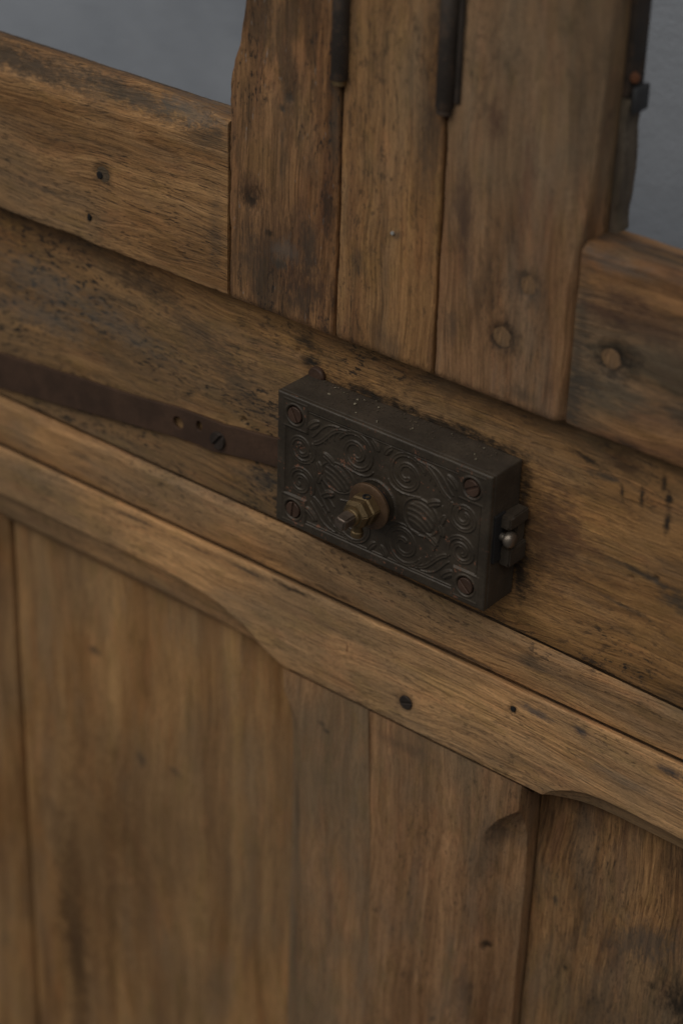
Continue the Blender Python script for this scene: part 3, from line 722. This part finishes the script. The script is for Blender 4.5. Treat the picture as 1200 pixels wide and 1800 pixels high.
place('set_screw_hole', bm_mesh('set_screw_hole', lathe([(0, 0), (.0022, 0), (.0023, .0010), (.0017, .0013), (.0014, .0004), (0, .0004)], 20, 'Z')), M['nails_and_shade'], collar, (AX+.0016, -.0372, AZ+.0074), (0, R(8), 0), 1.0, True)  # black colour paints the shade inside the hole
place('set_screw', bm_mesh('set_screw', lathe([(0, 0), (.0030, 0), (.0034, .0008), (.0034, .0030), (.0027, .0036), (.0026, .0085), (0, .0085)], 22, 'Z')), M['brass'], collar, (AX-.0004, -.0418, AZ-.0142), (0, R(4), 0), 1.0, True)
bm = bmesh.new()
bmesh.ops.create_cube(bm, size=1, matrix=Matrix.Translation((AX, -.0510, AZ)) @ Matrix.Rotation(R(12), 4, 'Y') @ Matrix.Diagonal((.0070, .0130, .0070, 1)))
bmesh.ops.bevel(bm, geom=bm.edges[:], offset=.0011, segments=3, affect='EDGES')
bmesh.ops.subdivide_edges(bm, edges=[e for e in bm.edges if e.calc_length() > .003], cuts=6, use_grid_fill=True)
for v in bm.verts: v.co += noise.noise_vector(v.co*420)*.00035
from_bm('spindle', bm, M['steel'], lock, sharp=40)
place('spindle_neck', bm_mesh('spindle_neck', lathe([(0, 0), (.0050, 0), (.0050, .0018), (.0044, .0026), (0, .0026)], 24, 'Y', .03)), M['brass'], lock, (AX, -.0460, AZ), (0, 0, 0), 1.0, True)
# latch on the right end: bolt block with a slot, and the round snib
bm = bmesh.new()
def hull(pts):
    vs = [bm.verts.new(p) for p in pts]; bmesh.ops.convex_hull(bm, input=vs)
# block: upper and lower jaws and a web near the door
hull([(x, y, z) for x in (.0695, .0768) for y in (-.0185, -.0022) for z in (.0060, .0135)])
hull([(x, y, z) for x in (.0695, .0768) for y in (-.0170, -.0022) for z in (-.0165, -.0055)])
hull([(x, y, z) for x in (.0695, .0752) for y in (-.0100, -.0022) for z in (-.0060, .0066)])
bmesh.ops.bevel(bm, geom=bm.edges[:], offset=.0007, segments=2, affect='EDGES')
from_bm('latch_bolt', bm, M['iron_case'], lock, sharp=35)
bm = bmesh.new(); bmesh.ops.create_cube(bm, size=1, matrix=Matrix.Translation((.0702, -.0190, .0005)) @ Matrix.Diagonal((.0022, .0090, .0280, 1)))
bmesh.ops.bevel(bm, geom=bm.edges[:], offset=.0005, segments=1, affect='EDGES')
from_bm('latch_slot_shade', bm, M['nails_and_shade'], lock)  # solid black block, painted as the shade in the slot
place('latch_knob', bm_mesh('latch_knob', lathe([(0, 0), (.0022, 0), (.0021, .0030), (.0034, .0036), (.0043, .0050), (.0044, .0066), (.0036, .0081), (.0018, .0089), (0, .0090)], 24, 'X', .03)), M['knob'], lock, (.0705, -.0175, .0010), (0, 0, 0), 1.0, True)
# fixing lug at the top left of the back
place('fixing_lug', bm_mesh('fixing_lug', lathe([(0, 0), (.0052, 0), (.0052, .0020), (.0044, .0030), (0, .0032)], 24, 'Y', .05)), M['screw'], lock, (-.0640, -.0006, .0395), (0, 0, 0), 1.0, True)

# ------------------------------------------------------------------ crumbs lying on top of the lock
bm = bmesh.new(); rnd = random.Random(3)
def crumb(x, y, z, r):
    mm = Matrix.Translation((x, y, z)) @ Matrix.Rotation(rnd.random()*6, 4, Vector((rnd.random(), rnd.random(), rnd.random()+.1)).normalized()) @ Matrix.Diagonal((r*rnd.uniform(.7, 1.6), r*rnd.uniform(.6, 1), r*rnd.uniform(.4, .8), 1))
    bmesh.ops.create_icosphere(bm, subdivisions=1, radius=1, matrix=mm)
for k in range(150):
    x = rnd.uniform(-.064, .066); y = -abs(rnd.gauss(0, .007))-.0025
    if y < -.0245: continue
    crumb(x, y, LZ1+.0004, rnd.uniform(.00018, .00050))
tag(from_bm('crumbs', bm, metal('dust_crumbs', (.13, .095, .060), (.06, .045, .03), rust=.6, metallic=0, rough=.9, scale=3), None), 'brown dust and crumbs on the top edge of the iron lock', 'dust', None, 'stuff')
bm = bmesh.new()
for k in range(16): crumb(rnd.uniform(-.05, .060), rnd.uniform(-.0225, -.005), LZ1+.0006, rnd.uniform(.0004, .0008))
tag(from_bm('pale_crumbs', bm, metal('pale_crumb', (.30, .25, .17), (.2, .15, .1), rust=.4, metallic=0, rough=.8, scale=3), None), 'pale plaster crumbs scattered on top of the iron lock', 'crumbs', None, 'stuff')
